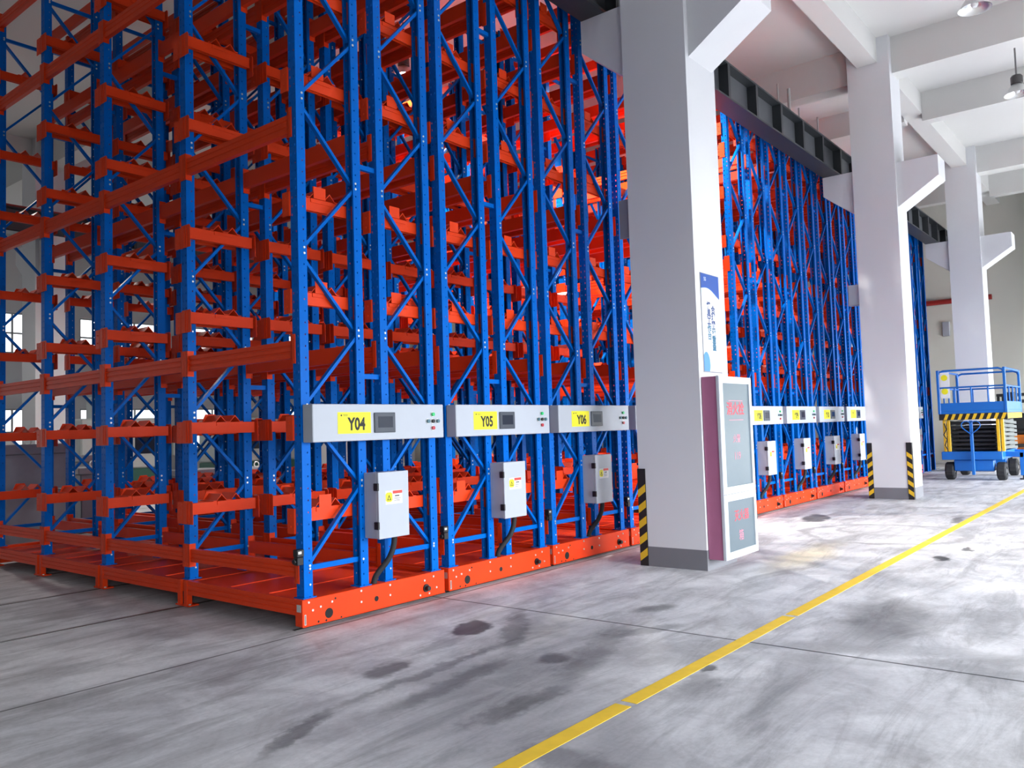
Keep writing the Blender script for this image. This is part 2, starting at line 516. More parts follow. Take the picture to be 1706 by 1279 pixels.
# back wall with window bands
wins = []
for k in range(9):
    x0 = -12.6 + k * 4.5
    wins.append((x0, x0 + 3.2))
wm = MB()
wm.box(XMIN, XMAX, YMAX, YMAX + 0.3, 0, 1.2)
for z0, z1 in ((2.9, 4.9), (6.4, SLAB)):
    wm.box(XMIN, XMAX, YMAX, YMAX + 0.3, z0, z1)
prev = XMIN
for a, b in wins:
    for z0, z1 in ((1.2, 2.9), (4.9, 6.4)):
        wm.box(prev, a, YMAX, YMAX + 0.3, z0, z1)
    prev = b
for z0, z1 in ((1.2, 2.9), (4.9, 6.4)):
    wm.box(prev, XMAX, YMAX, YMAX + 0.3, z0, z1)
struct('wall_left', wm.mesh('wall_left', 'wall_white'))
n = 0
for a, b in wins:
    for z0, z1 in ((1.2, 2.9), (4.9, 6.4)):
        n += 1
        fr = MB()
        fr.box(a, b, YMAX + 0.06, YMAX + 0.14, z0, z0 + 0.06).box(a, b, YMAX + 0.06, YMAX + 0.14, z1 - 0.06, z1)
        for x in (a, a + (b - a) / 3, a + 2 * (b - a) / 3, b - 0.06):
            fr.box(x, x + 0.06, YMAX + 0.06, YMAX + 0.14, z0 + 0.06, z1 - 0.06)
        fr.box(a, b, YMAX + 0.07, YMAX + 0.13, (z0 + z1) / 2 - 0.03, (z0 + z1) / 2 + 0.03)
        w = struct('window_%d' % n, fr.mesh('window_frame', 'window_frame'))
        obj('pane', MB().box(a, b, YMAX + 0.15, YMAX + 0.17, z0, z1).mesh('pane', 'window_light'), w)

# ceiling beams
bm = 0
def trim(m, mats='ceiling_white'):
    global bm
    bm += 1
    return struct('trim_%d' % bm, m.mesh('trim', mats))
trim(MB().box(XMIN, XMAX, -1.39, -1.00, 8.69, SLAB))                 # main beam along the column row
trim(MB().box(XMIN, XMAX, 16.2, 16.6, 8.69, SLAB))
for x in (-4.65, 4.27, 13.22, 22.17):
    trim(MB().box(x, x + 0.42, YMIN, -1.39, 8.46, SLAB))             # cross beams over the aisle
    trim(MB().box(x, x + 0.42, -1.00, 16.2, 8.46, SLAB))             # and over the racks
    trim(MB().box(x, x + 0.42, 16.6, YMAX, 8.46, SLAB))
for x in (-0.2, 8.2, 16.75, 25.6):
    trim(MB().box(x, x + 0.32, YMIN, -1.39, 8.52, SLAB))             # secondary beams
    trim(MB().box(x, x + 0.32, -1.00, 16.2, 8.60, SLAB))
trim(MB().box(XMIN, XMAX, -7.6, -7.25, 8.55, SLAB))

# columns with corbels
def corbel_poly(y0, s, reach, z_low=5.73, z_tip=6.22, z_top=6.62):
    return [(y0, z_low), (y0 + s * reach, z_tip), (y0 + s * reach, z_top), (y0, z_top)]
def column(x, y0, y1, label, guards=(), reach_l=0.62, reach_r=0.75, w=CW):
    c = struct('column', MB().box(x, x + w, y0, y1, 0, SLAB).mesh('column', 'column_white'))
    tag(c, label)
    cm = MB().prism(corbel_poly(y0, -1, reach_r), 'x', x + 0.08, x + w - 0.07).mesh('corbel', 'column_white')
    obj('corbel', cm, c)
    cm = MB().prism(corbel_poly(y1, 1, reach_l)[::-1], 'x', x + 0.08, x + w - 0.07).mesh('corbel', 'column_white')
    obj('corbel', cm, c)
    t = 0.004
    sk = MB().box(x - t, x, y0 - t, y1 + t, 0, 0.22).box(x + w, x + w + t, y0 - t, y1 + t, 0, 0.22)
    sk.box(x, x + w, y0 - t, y0, 0, 0.22).box(x, x + w, y1, y1 + t, 0, 0.22)
    obj('skirting', sk.mesh('skirting', 'skirt_grey'), c)
    for corner in guards:
        yy, s = (y1, -1) if corner == 'back' else (y0, 1)
        g = MB().box(x - 0.012, x - t, min(yy, yy + s * 0.09) - (0.012 if s > 0 else -0.0), max(yy, yy + s * 0.09) + (0.012 if s < 0 else 0), 0.0, 1.10)
        ya, yb = (yy + t, yy + 0.012) if s < 0 else (yy - 0.012, yy - t)
        g.box(x - t, x + 0.08, ya, yb, 0.0, 1.10)
        go = obj('corner_guard', g.mesh('corner_guard', 'guard_black'), c)
        lo, hi = sorted((yy - s * 0.010, yy + s * 0.086))
        for k in range(6):
            z0 = 0.05 + k * 0.18
            # stripe leaning: rises towards the column corner
            a, b = (z0, z0 + 0.085)
            pl = [(hi, a), (lo, a + 0.07), (lo, b + 0.07), (hi, b)]
            if s > 0:
                pl = [(hi, a + 0.07), (lo, a), (lo, b), (hi, b + 0.07)]
            if max(p[1] for p in pl) < 1.10:
                pl = pl if True else pl[::-1]
                obj('stripe', MB().prism(pl, 'x', x - 0.0145, x - 0.0122).mesh('stripe', 'guard_yellow'), go)
    return c

column(CX[0], CY0, CY1, 'big white concrete column in the foreground beside the Y06 rack', ('back',))
column(CX[1], CY0, CY1, 'second white concrete column along the aisle with two striped corner guards', ('back', 'front'))
column(CX[2], CY0, CY1, 'third white concrete column standing behind the blue scissor lift')
column(CX[0], 16.0, 16.81, 'white concrete column far behind the racks at the left')
column(CX[1], 16.0, 16.81, 'white concrete column on the far row behind the middle racks')
column(-4.85, 16.0, 16.81, 'white concrete column on the far row beyond the left edge')
column(25.9, 3.2, 4.0, 'white pilaster at the end wall past the racks', w=0.7)
column(25.9, -3.6, -2.8, 'beige end pilaster behind the forklift', w=0.7)

# crane girders on the corbels
def girder(x0, x1, yc, label, z0=6.62, z1=7.21, step=1.10):
    g = struct('crane_girder', MB().box(x0, x1, yc - 0.008, yc + 0.008, z0 + 0.03, z1 - 0.03).mesh('girder_web', 'girder_web'))
    tag(g, label)
    obj('flange', MB().box(x0, x1, yc - 0.17, yc + 0.17, z0, z0 + 0.03).mesh('flange', 'girder_dark'), g)
    obj('flange', MB().box(x0, x1, yc - 0.17, yc + 0.17, z1 - 0.03, z1).mesh('flange', 'girder_dark'), g)
    obj('rail', MB().box(x0, x1, yc - 0.03, yc + 0.03, z1, z1 + 0.08).mesh('rail', 'pipe_red'), g)
    sm = MB().box(-0.04, 0.04, yc - 0.165, yc - 0.008, z0 + 0.03, z1 - 0.03).box(-0.04, 0.04, yc + 0.008, yc + 0.165, z0 + 0.03, z1 - 0.03).mesh('stiffener', 'girder_dark')
    x = x0 + 0.91
    while x < x1:
        obj('stiffener', sm, g, (x, 0, 0))
        x += step
girder(-3.0, 25.9, -0.36, 'dark steel crane girder running over the column corbels', step=1.10)
girder(-10.0, 25.9, 15.55, 'dark steel crane girder on the far column row behind the racks')

# yellow aisle line and floor rails
ln = MB()
for a, b in ((-6.0, -0.09), (-0.03, 2.49), (2.55, 7.3), (7.33, 27.0)):
    ln.box(a, b, -3.15, -3.045, 0.0, 0.002)
struct('floor_line', ln.mesh('floor_line', 'line_yellow'))
for i, y in enumerate((0.09, 1.87, 3.60, 5.20, 6.68)):
    struct('floor_rail', MB().box(-5.0 if i in (1, 2) else -0.02, 23.5, y - 0.02, y + 0.02, -0.001, 0.004).mesh('floor_rail', 'rail_steel'))

# ------------------------------------------------------------------ mobile racks
FY = [0.09, 1.87, 3.60, 5.20, 6.68]          # frame positions in depth
FRAMES = [(0.05, 0.75), (0.95, 1.64)]        # outer faces of the two upright pairs
ZB, ZT = 0.25, 7.50
LEVELS = [(0.42, 0.54), (2.26, 2.41), (4.21, 4.37), (6.17, 6.33), (7.34, 7.49)]
BARZ = [0.98, 1.76, 2.84, 3.68, 4.77, 5.61, 6.72]
PITCH = 0.672

def upright_mesh(z0, z1, detailed):
    m = MB()
    D, W, T = 0.085, 0.05, 0.0035
    # web at x = 0 with two columns of slots, flanges to x = D, lips
    if detailed:
        step = 0.075
        k = int((z1 - z0) / step)
        cols = [(-W, -0.034), (-0.034, -0.020), (-0.020, 0.020), (0.020, 0.034), (0.034, W)]
        for ci, (a, b) in enumerate(cols):
            if ci in (1, 3):
                for j in range(k):
                    zz = z0 + j * step
                    m.box(0, T, a, b, zz + 0.021, zz + step)
                m.box(0, T, a, b, z0, z0 + 0.001)
            else:
                m.box(0, T, a, b, z0, z1)
    else:
        m.box(0, T, -W, W, z0, z1)
    for s in (-1, 1):
        y0, y1 = sorted((s * W, s * (W - T)))
        if detailed:
            step = 0.1
            for a, b in ((T, 0.052), (0.062, D)):
                m.box(a, b, y0, y1, z0, z1)
            k = int((z1 - z0) / step)
            for j in range(k):
                zz = z0 + j * step
                m.box(0.052, 0.062, y0, y1, zz + 0.014, zz + step)
        else:
            m.box(T, D, y0, y1, z0, z1)
        ya, yb = sorted((s * W, s * (W - 0.022)))
        m.box(D, D + T, ya, yb, z0, z1)
    # foot plate
    m.box(-0.02, D + 0.03, -W - 0.015, W + 0.015, z0, z0 + 0.008)
    # anchor bolts near the foot
    for zz in (z0 + 0.11, z0 + 0.24):
        m.cyl((0.057, -W - 0.010, zz), (0.057, -W, zz), 0.009, 8, 1)
    return m.mesh('upright', 'blue_paint', 'zinc')

def diag_mesh(xl, xr, up):
    # brace from node to node with bolt heads; local z 0 at the lower node
    m = MB()
    dz = PITCH - 0.05
    p, q = ((xl, 0, 0.025), (xr, 0, 0.025 + dz)) if up else ((xr, 0, 0.025), (xl, 0, 0.025 + dz))
    yb = -0.012 if up else 0.018
    m.bar((p[0], yb, p[2]), (q[0], yb, q[2]), 0.028, 0.044, 0, (0, 1, 0))
    for c in (p, q):
        m.cyl((c[0], -0.056, c[2]), (c[0], -0.049, c[2]), 0.0105, 8, 1)
    return m.mesh('brace', 'blue_paint', 'zinc')

def horiz_mesh(xl, xr):
    m = MB()
    m.bar((xl, 0, 0), (xr, 0, 0), 0.03, 0.044, 0)
    m.box(xl + 0.02, xr - 0.02, -0.016, -0.0145, -0.006, 0.006, 0)
    for c in (xl, xr):
        m.cyl((c, -0.056, 0), (c, -0.049, 0), 0.0105, 8, 1)
    return m.mesh('brace', 'blue_paint', 'zinc')

def beam_profile(h, t=0.05):
    # outer face at x = 0 with two pressed grooves, z from 0 to h
    g = 0.007
    return [(0, 0), (0, h * .28), (g, h * .31), (g, h * .38), (0, h * .41), (0, h * .62), (g, h * .65), (g, h * .72), (0, h * .75), (0, h), (t, h), (t, 0)]

def beam_mesh(y0, y1, h, joined):
    m = MB().prism(beam_profile(h), 'y', y0, y1)
    if joined:
        for a in (y0, y1 - 0.05):
            m.box(-0.012, 0.0, a - (0.05 if a == y0 else 0), a + 0.05 + (0 if a == y0 else 0.05), -0.05, h + 0.05)
    return m.mesh('beam', 'orange_paint')

def connector_mesh(s, h):
    # hooked end plate: wraps the web and the flange of the upright; s = +1 at the beam's near end
    m = MB()
    a, b = sorted((0.012 * s, -0.047 * s))
    m.box(-0.016, -0.009, a, b, -0.05, h + 0.05)
    a, b = sorted((0.0, 0.006 * s))
    m.box(-0.016, 0.055, a, b, -0.05, h + 0.05)
    for zz in (-0.02, h + 0.02):
        m.box(-0.019, -0.016, min(-0.03 * s, -0.02 * s), max(-0.03 * s, -0.02 * s), zz - 0.008, zz + 0.008)
    return m.mesh('connector', 'orange_paint')

def bar_geom(m, L, h=0.11):
    # pressed channel, local x from 0 to L, y -0.025..0.025, z from -h to 0
    m.prism([(-0.025, -h), (-0.025, 0), (0.025, 0), (0.025, -h), (0.015, -h), (0.015, -0.012), (-0.015, -0.012), (-0.015, -h)], 'x', 0, L)
    return m
def plate_geom(m, x, s, near=False):
    # folded end plate
    a, b = sorted((x, x - s * 0.006))
    if near:
        # wide side plate lapping the upright's web, with two pressed ribs
        pl = [(-0.062, -0.20), (-0.062, 0.0), (-0.045, 0.022), (0.10, 0.022), (0.118, 0.0), (0.118, -0.20)]
        m.prism(pl, 'x', a, b)
        for y in (0.005, 0.045):
            q, w = sorted((x - s * 0.006, x - s * 0.012))
            m.box(q, w, y - 0.008, y + 0.008, -0.19, 0.01)
        return m
    m.box(a, b, -0.035, 0.06, -0.20, 0.01)
    a, b = sorted((x, x + s * 0.05))
    m.box(a, b, -0.035, -0.029, -0.20, 0.01)
    m.cyl((x, 0.012, -0.05), (x - s * 0.012, 0.012, -0.05), 0.008, 6)
    m.cyl((x, 0.012, -0.14), (x - s * 0.012, 0.012, -0.14), 0.008, 6)
    return m
def saddle_geom(m, cx, front=False, depth=0.20):
    # sheet pressed into two ridges
    top = [(-.17, .004), (-.135, .004), (-.08, .066), (-.025, .004), (.025, .004), (.08, .066), (.135, .004), (.17, .004)]
    low = [(x, z - 0.006) if z < .03 else (x, z - 0.011) for x, z in top]
    poly = [(cx + x, z + 0.002) for x, z in top] + [(cx + x, z + 0.002) for x, z in low[::-1]]
    y0, y1 = (-0.04, depth)
    n = len(top)
    for i in range(n - 1):
        a, b, c, d = top[i], top[i + 1], low[i + 1], low[i]
        m.prism([(cx + q[0], q[1] + 0.004) for q in (a, b, c, d)], 'y', y0, y1)
    # flap folded down over the bar face
    m.box(cx - 0.12, cx + 0.12, -0.032, -0.026, -0.035, 0.0)
    # raised stop plate
    yy = -0.04 if front else depth - 0.01
    if front:
        m.box(cx - 0.10, cx + 0.03, yy - 0.006, yy, 0.0, 0.105)
    else:
        m.prism([(cx - 0.15, 0.0), (cx - 0.11, 0.085), (cx + 0.0, 0.085), (cx + 0.04, 0.0)], 'y', yy, yy + 0.006)
    return m

MESH = {}
MESH['upright'] = upright_mesh(ZB, ZT, True)
MESH['upright_far'] = MESH['upright']
MESH['upright_floor'] = upright_mesh(0.0, ZT, False)
for fi, (xa, xb) in enumerate(FRAMES):
    MESH['d', fi, 1] = diag_mesh(xa + 0.06, xb - 0.06, True)
    MESH['d', fi, 0] = diag_mesh(xa + 0.06, xb - 0.06, False)
    MESH['h', fi] = horiz_mesh(xa + 0.06, xb - 0.06)
    L = xb - xa
    MESH['bar', fi] = bar_geom(MB(), L).mesh('cross_bar', 'orange_paint')
    MESH['plate', fi, -1] = plate_geom(MB(), -0.012, 1).mesh('end_plate', 'orange_paint')
    MESH['plate', fi, 1] = plate_geom(MB(), L + 0.012, -1).mesh('end_plate', 'orange_paint')
    MESH['platen', fi, -1] = plate_geom(MB(), -0.012, 1, True).mesh('end_plate', 'orange_paint')
    MESH['platen', fi, 1] = plate_geom(MB(), L + 0.012, -1, True).mesh('end_plate', 'orange_paint')
    MESH['saddle', fi, 0] = saddle_geom(MB(), L * 0.55).mesh('saddle', 'orange_paint')
    MESH['saddle', fi, 1] = saddle_geom(MB(), L * 0.48, True).mesh('saddle', 'orange_paint')
    for fr in (0, 1):
        m = bar_geom(MB(), L)
        plate_geom(m, -0.012, 1, not fr); plate_geom(m, L + 0.012, -1, not fr)
        saddle_geom(m, L * (0.55, 0.48)[fr], bool(fr))
        MESH['barj', fi, fr] = m.mesh('cross_bar', 'orange_paint')
    m = bar_geom(MB(), L)
    plate_geom(m, -0.012, 1); plate_geom(m, L + 0.012, -1)
    MESH['barp', fi] = m.mesh('cross_bar', 'orange_paint')
for bi in range(4):
    for li, (z0, z1) in enumerate(LEVELS):
        for j in (0, 1):
            MESH['beam', bi, li, j] = beam_mesh(FY[bi] + 0.05, FY[bi + 1] - 0.05, z1 - z0, j)
for li, (z0, z1) in enumerate(LEVELS):
    MESH['con', li, 1] = connector_mesh(1, z1 - z0)
    MESH['con', li, -1] = connector_mesh(-1, z1 - z0)
MESH['tie'] = MB().bar((0.75, 0, 0), (0.95, 0, 0), 0.04, 0.045).mesh('tie_bar', 'blue_paint')

# carriage base
W_ = 1.68
def base_front_mesh():
    m = MB()
    m.bbox(0, W_, 0, 0.10, 0.03, 0.25, 0.004)
    m.box(-0.001, W_ + 0.001, -0.006, 0.0, 0.03, 0.036)
    # bolts
    for x, z in ((0.06, 0.225), (0.10, 0.155), (0.18, 0.17), (0.30, 0.19), (0.62, 0.225), (0.62, 0.13), (0.96, 0.22), (0.96, 0.13), (1.40, 0.19), (1.52, 0.21), (1.56, 0.10), (1.46, 0.06), (1.34, 0.06)):
        m.cyl((x, -0.008, z), (x, 0.004, z), 0.010, 8, 1)
    for x, z in ((0.34, 0.21), (0.16, 0.05), (0.24, 0.045), (0.40, 0.04)):
        m.cyl((x, -0.001, z), (x, 0.002, z), 0.010, 8, 2)
    m.cyl((0.27, -0.002, 0.10), (0.27, 0.003, 0.10), 0.042, 16, 2)
    m.cyl((0.80, -0.002, 0.125), (0.80, 0.003, 0.125), 0.024, 12, 2)
    # limit-switch window in the left end
    m.box(-0.002, 0.002, 0.02, 0.075, 0.15, 0.21, 1)
    m.box(0.018, 0.034, -0.003, 0.001, 0.045, 0.13, 1)
    m.box(0.023, 0.029, -0.004, 0.0, 0.05, 0.125, 2)
    return m.mesh('base_front', 'orange_paint', 'zinc', 'hole_dark')
MESH['base_front'] = base_front_mesh()
MESH['knob'] = MB().cyl((1.42, -0.05, 0.115), (1.42, 0.0, 0.115), 0.022, 12).cyl((1.42, -0.012, 0.115), (1.42, 0.0, 0.115), 0.038, 12).mesh('buffer_knob', 'black')
MESH['base_rear'] = MB().bbox(0, W_, FY[-1] - 0.02, FY[-1] + 0.08, 0.03, 0.25, 0.004).mesh('base_rear', 'orange_paint')
def housing_mesh():
    m = MB()
    m.box(-0.004, 0.05, -0.085, -0.03, 0.012, 0.252).box(-0.004, 0.05, 0.03, 0.085, 0.012, 0.252)
    m.box(-0.006, 0.10, -0.12, 0.12, 0.006, 0.02)
    m.cyl((0.015, -0.105, 0.02), (0.015, -0.105, 0.03), 0.012, 6, 1).cyl((0.015, 0.105, 0.02), (0.015, 0.105, 0.03), 0.012, 6, 1)
    return m.mesh('wheel_housing', 'orange_paint', 'zinc')
MESH['housing'] = housing_mesh()
MESH['wheel'] = MB().cyl((0.02, 0, 0.075), (0.07, 0, 0.075), 0.07, 16).mesh('wheel', 'lift_dark')
for bi in range(4):
    y0 = FY[bi] + (0.05 if bi else 0.01)
    y1 = FY[bi + 1] - 0.05
    MESH['side', bi] = MB().prism(beam_profile(0.13, 0.05), 'y', y0, y1).mesh('base_side_beam', 'orange_paint')
    MESH['deck', bi] = MB().box(0.05, W_ - 0.05, FY[bi] + 0.02, FY[bi + 1] - 0.02, 0.205, 0.222).box(0.05, W_ - 0.05, FY[bi] + 0.55, FY[bi] + 0.6, 0.222, 0.228).box(0.05, W_ - 0.05, FY[bi] + 1.15, FY[bi] + 1.2, 0.222, 0.228).mesh('deck_plate', 'orange_paint')

# control panel pieces
MESH['panel'] = MB().bbox(0.06, 1.62, -0.10, 0.035, 1.54, 1.86, 0.006).mesh('control_panel', 'panel_white')
MESH['label'] = MB().box(0.32, 0.69, -0.1025, -0.1, 1.605, 1.79).mesh('number_label', 'label_yellow')
MESH['screen'] = MB().bbox(0.725, 0.975, -0.115, -0.1, 1.605, 1.785, 0.004).box(0.765, 0.94, -0.1165, -0.115, 1.65, 1.75, 1).mesh('touch_screen', 'screen_bezel', 'screen_glass')
def button_mesh(col):
    return MB().cyl((0, -0.105, 0), (0, -0.1, 0), 0.024, 14, 0).cyl((0, -0.122, 0), (0, -0.105, 0), 0.018, 14, 1).mesh('push_button', 'zinc', col)
for k in ('button_green', 'button_red', 'button_teal', 'black'):
    MESH[k] = button_mesh(k)
MESH['ebox'] = MB().bbox(0.72, 1.08, -0.12, 0.045, 0.67, 1.25, 0.005).mesh('electrical_box', 'panel_white')
MESH['edoor'] = MB().bbox(0.717, 1.083, -0.15, -0.124, 0.667, 1.253, 0.004).mesh('door', 'panel_white')
MESH['hinge'] = MB().bbox(0.703, 0.725, -0.152, -0.098, -0.033, 0.033, 0.003).mesh('hinge', 'black')
def sticker_mesh():
    m = MB()
    y0, y1 = -0.1515, -0.150
    m.box(0.80, 1.00, y0 + 0.0005, y1, 0.965, 1.085, 3)
    m.prism([(0.80, 1.0), (0.815, 0.985), (0.865, 0.985), (0.88, 1.0), (0.88, 1.055), (0.865, 1.07), (0.815, 1.07), (0.80, 1.055)], 'y', y0, y1, 0)
    m.prism([(0.815, 1.0), (0.865, 1.0), (0.84, 1.05)], 'y', y0 - 0.0006, y0, 2)
    m.prism([(0.828, 1.006), (0.852, 1.006), (0.84, 1.034)], 'y', y0 - 0.001, y0 - 0.0006, 0)
    m.box(0.885, 1.0, y0, y1, 1.055, 1.082, 1)
    m.box(0.91, 0.965, y0, y1, 1.030, 1.040, 2)
    m.box(0.90, 0.98, y0, y1, 1.010, 1.014, 2)
    m.box(0.90, 0.97, y0, y1, 0.992, 0.996, 2)
    return m.mesh('warning_sticker', 'label_yellow', 'sticker_red', 'ink', 'sticker_white')
MESH['sticker'] = sticker_mesh()
def hose_mesh():
    pts = []
    ctrl = [(0.98, -0.06, 0.68), (0.975, -0.055, 0.56), (0.93, -0.02, 0.44), (0.865, 0.03, 0.36), (0.83, 0.055, 0.30), (0.825, 0.06, 0.24)]
    for i in range(len(ctrl) - 1):
        for t in (0, 0.33, 0.67):
            a, b = Vector(ctrl[i]), Vector(ctrl[i + 1])
            pts.append(a.lerp(b, t))
    pts.append(Vector(ctrl[-1]))
    sm = pts[:]
    for _ in range(3):
        sm = [sm[0]] + [(sm[i - 1] + sm[i] * 2 + sm[i + 1]) / 4 for i in range(1, len(sm) - 1)] + [sm[-1]]
    return MB().tube(sm, 0.027, 10).mesh('cable_hose', 'rubber', smooth=True)
MESH['hose'] = hose_mesh()
def limit_mesh():
    m = MB()
    m.bbox(-0.02, 0.05, -0.03, 0.03, 0.60, 0.66, 0.004)
    m.bbox(-0.03, 0.03, -0.045, 0.01, 0.535, 0.60, 0.004)
    m.cyl((-0.045, -0.01, 0.565), (-0.03, -0.01, 0.565), 0.02, 10)
    m.box(-0.012, 0.02, -0.034, -0.03, 0.625, 0.645, 1)
    return m.mesh('limit_switch', 'black', 'zinc')
MESH['limit'] = limit_mesh()

RACKS = [
    (0.00, 'Y04', 'orange and blue mobile rack nearest the camera with panel Y04'),
    (1.74, 'Y05', 'orange and blue mobile rack with panel Y05, second from the front'),
    (3.48, 'Y06', 'orange and blue mobile rack with panel Y06 beside the big column'),
    (5.22, 'Y07', 'mobile rack just past Y06, mostly hidden by the big white column'),
    (8.86, 'Y08', 'first mobile rack showing its panel right of the hydrant cabinet'),
    (10.62, 'Y09', 'second mobile rack right of the hydrant cabinet'),
    (12.38, 'Y10', 'third mobile rack right of the hydrant cabinet'),
    (14.13, 'Y11', 'fourth mobile rack right of the cabinet, cut off by the second column'),
    (15.88, 'Y12', 'mobile rack hidden behind the second white column'),
    (17.63, 'Y13', 'mobile rack next but one to the far end of the row'),
    (19.38, 'Y14', 'last wheeled rack, showing its panel right of the second column'),
]

def frames_and_shelves(t, sub, base=True, deep=True):
    """uprights, braces, beams and cross bars shared by every rack; sub = separate connectors, plates and saddles"""
    up = MESH['upright'] if base else MESH['upright_floor']
    for yi, y in enumerate(FY):
        for fi, (xa, xb) in enumerate(FRAMES):
            obj('upright', up, t, (xa, y, 0))
            obj('upright', up, t, (xb, y, 0), math.pi)
            z = 0.49
            obj('brace', MESH['h', fi], t, (0, y, z))
            k = 0
            while z + PITCH < ZT:
                rising = (k % 2 == 0) if fi == 0 else (k % 2 == 1)
                obj('brace', MESH['d', fi, 1 if rising else 0], t, (0, y, z))
                z += PITCH
                k += 1
            obj('brace', MESH['h', fi], t, (0, y, z))
            for zi, zz in enumerate(BARZ):
                sides = []
                if yi > 0:
                    sides.append(-1)
                if yi < len(FY) - 1:
                    sides.append(1)
                for s in sides:
                    main = (s == -1) or yi == 0
                    yy = y + s * 0.08
                    if sub:
                        b = obj('cross_bar', MESH['bar', fi], t, (xa, yy, zz))
                        pk = 'platen' if s == -1 else 'plate'
                        obj('end_plate', MESH[pk, fi, -1], b)
                        obj('end_plate', MESH[pk, fi, 1], b)
                        if main:
                            obj('saddle', MESH['saddle', fi, 1 if yi == 0 else 0], b)
                    else:
                        obj('cross_bar', MESH['barj', fi, 1 if yi == 0 else 0] if main else MESH['barp', fi], t, (xa, yy, zz))
        for z in (2.12, 4.06, 6.0, 7.25):
            obj('tie_bar', MESH['tie'], t, (0, y, z))
    for bi in range(4):
        for li, (z0, z1) in enumerate(LEVELS):
            for fi, (xa, xb) in enumerate(FRAMES):
                for x, rot in ((xa + 0.004, 0), (xb - 0.004, 1)):
                    me = MESH['beam', bi, li, 0 if sub else 1]
                    b = obj('beam', me, t, (x, 0, z0))
                    if rot:
                        b.scale = (-1, 1, 1)
                    if sub:
                        obj('connector', MESH['con', li, 1], b, (0, FY[bi] + 0.05, 0))
                        obj('connector', MESH['con', li, -1], b, (0, FY[bi + 1] - 0.05, 0))

def make_rack(x0, code, label, sub):
    t = empty('mobile_rack', (x0, 0, 0))
    tag(t, label, 'storage rack', 'row of mobile racks')
    frames_and_shelves(t, sub)
    bf = obj('base_front', MESH['base_front'], t)
    obj('buffer_knob', MESH['knob'], bf)
    obj('base_rear', MESH['base_rear'], t)
    for bi in range(4):
        obj('base_side_beam', MESH['side', bi], t, (0, 0, 0.12))
        b = obj('base_side_beam', MESH['side', bi], t, (W_, 0, 0.12))
        b.scale = (-1, 1, 1)
        obj('deck_plate', MESH['deck', bi], t)
    for y in FY[1:]:
        h = obj('wheel_housing', MESH['housing'], t, (0, y, 0))
        obj('wheel', MESH['wheel'], h)
        h = obj('wheel_housing', MESH['housing'], t, (W_, y, 0), math.pi)
        obj('wheel', MESH['wheel'], h)
    p = obj('control_panel', MESH['panel'], t)
    obj('number_label', MESH['label'], p)
    obj('number_text', text_mesh('number_text', code, 0.148, 'ink', bold=0.0055, xs=0.80), p, (0.528, -0.1026, 1.682))
    obj('logo_print', MB().box(0.352, 0.366, -0.1029, -0.1026, 1.755, 1.770).box(0.375, 0.43, -0.1029, -0.1026, 1.765, 1.769).box(0.378, 0.428, -0.1029, -0.1026, 1.757, 1.760).mesh('logo_print', 'ink'), p)
    obj('touch_screen', MESH['screen'], p)
    for x, z, k in ((1.465, 1.765, 'button_green'), (1.40, 1.70, 'button_teal'), (1.465, 1.70, 'black'), (1.53, 1.70, 'button_teal'), (1.465, 1.635, 'button_red')):
        obj('push_button', MESH[k], p, (x, 0, z))
    e = obj('electrical_box', MESH['ebox'], t)
    d = obj('door', MESH['edoor'], e)
    obj('hinge', MESH['hinge'], e, (0, 0, 1.125))
    obj('hinge', MESH['hinge'], e, (0, 0, 0.785))
    obj('warning_sticker', MESH['sticker'], e)
    obj('cable_hose', MESH['hose'], t)
    obj('limit_switch', MESH['limit'], t, (0, 0.06, 0))
    return t

for i, (x0, code, label) in enumerate(RACKS):
    make_rack(x0, code, label, i < 3)

# fixed rack at the far end of the row, standing on the floor
t = empty('fixed_rack', (21.18, 0, 0))
tag(t, 'dark blue fixed rack standing on the floor at the far end of the row', 'storage rack')
frames_and_shelves(t, False, base=False)

# ------------------------------------------------------------------ things on the first column
# hydrant cabinet
cab = empty('hydrant_cabinet', (4.13, -1.62, 0.12))
tag(cab, 'tall red fire hydrant cabinet with white framed glass doors on the big column', 'cabinet')
obj('body', MB().bbox(0, 0.85, -0.17, 0.004, 0, 1.985, 0.004).mesh('body', 'cabinet_red'), cab)
obj('trim_edge', MB().box(-0.006, 0.0, -0.20, -0.17, -0.002, 1.99).mesh('trim_edge', 'cabinet_frame'), cab)
def door(z0, z1, name):
    d = MB()
    y0, y1 = -0.205, -0.172
    d.box(0.0, 0.085, y0, y1, z0, z1).box(0.79, 0.85, y0, y1, z0, z1)
    d.box(0.085, 0.79, y0, y1, z0, z0 + 0.075).box(0.085, 0.79, y0, y1, z1 - 0.075, z1)
    o = obj(name, d.mesh(name, 'cabinet_frame'), cab)
    obj('glass', MB().box(0.085, 0.79, -0.192, -0.180, z0 + 0.075, z1 - 0.075).mesh('glass', 'cabinet_glass'), o)
    return o
d1 = door(0.70, 1.985, 'door')
d2 = door(0.0, 0.695, 'door')
obj('lettering', text_mesh('lettering', '消火栓', 0.155, 'red_ink', bold=0.002), d1, (0.42, -0.1925, 1.62))
obj('rule', MB().box(0.24, 0.62, -0.1935, -0.192, 1.715, 1.722).box(0.24, 0.62, -0.1935, -0.192, 1.50, 1.507).mesh('rule', 'red_ink_faded'), d1)
obj('lettering', text_mesh('lettering', '火警', 0.10, 'red_ink_faded'), d1, (0.42, -0.1925, 1.29))
obj('lettering', text_mesh('lettering', '119', 0.12, 'red_ink_faded'), d1, (0.42, -0.1925, 1.10))
obj('lettering', text_mesh('lettering', '灭火器', 0.13, 'red_ink'), d2, (0.46, -0.1925, 0.44))
obj('lettering', text_mesh('lettering', '箱', 0.13, 'red_ink_faded'), d2, (0.43, -0.1925, 0.22))
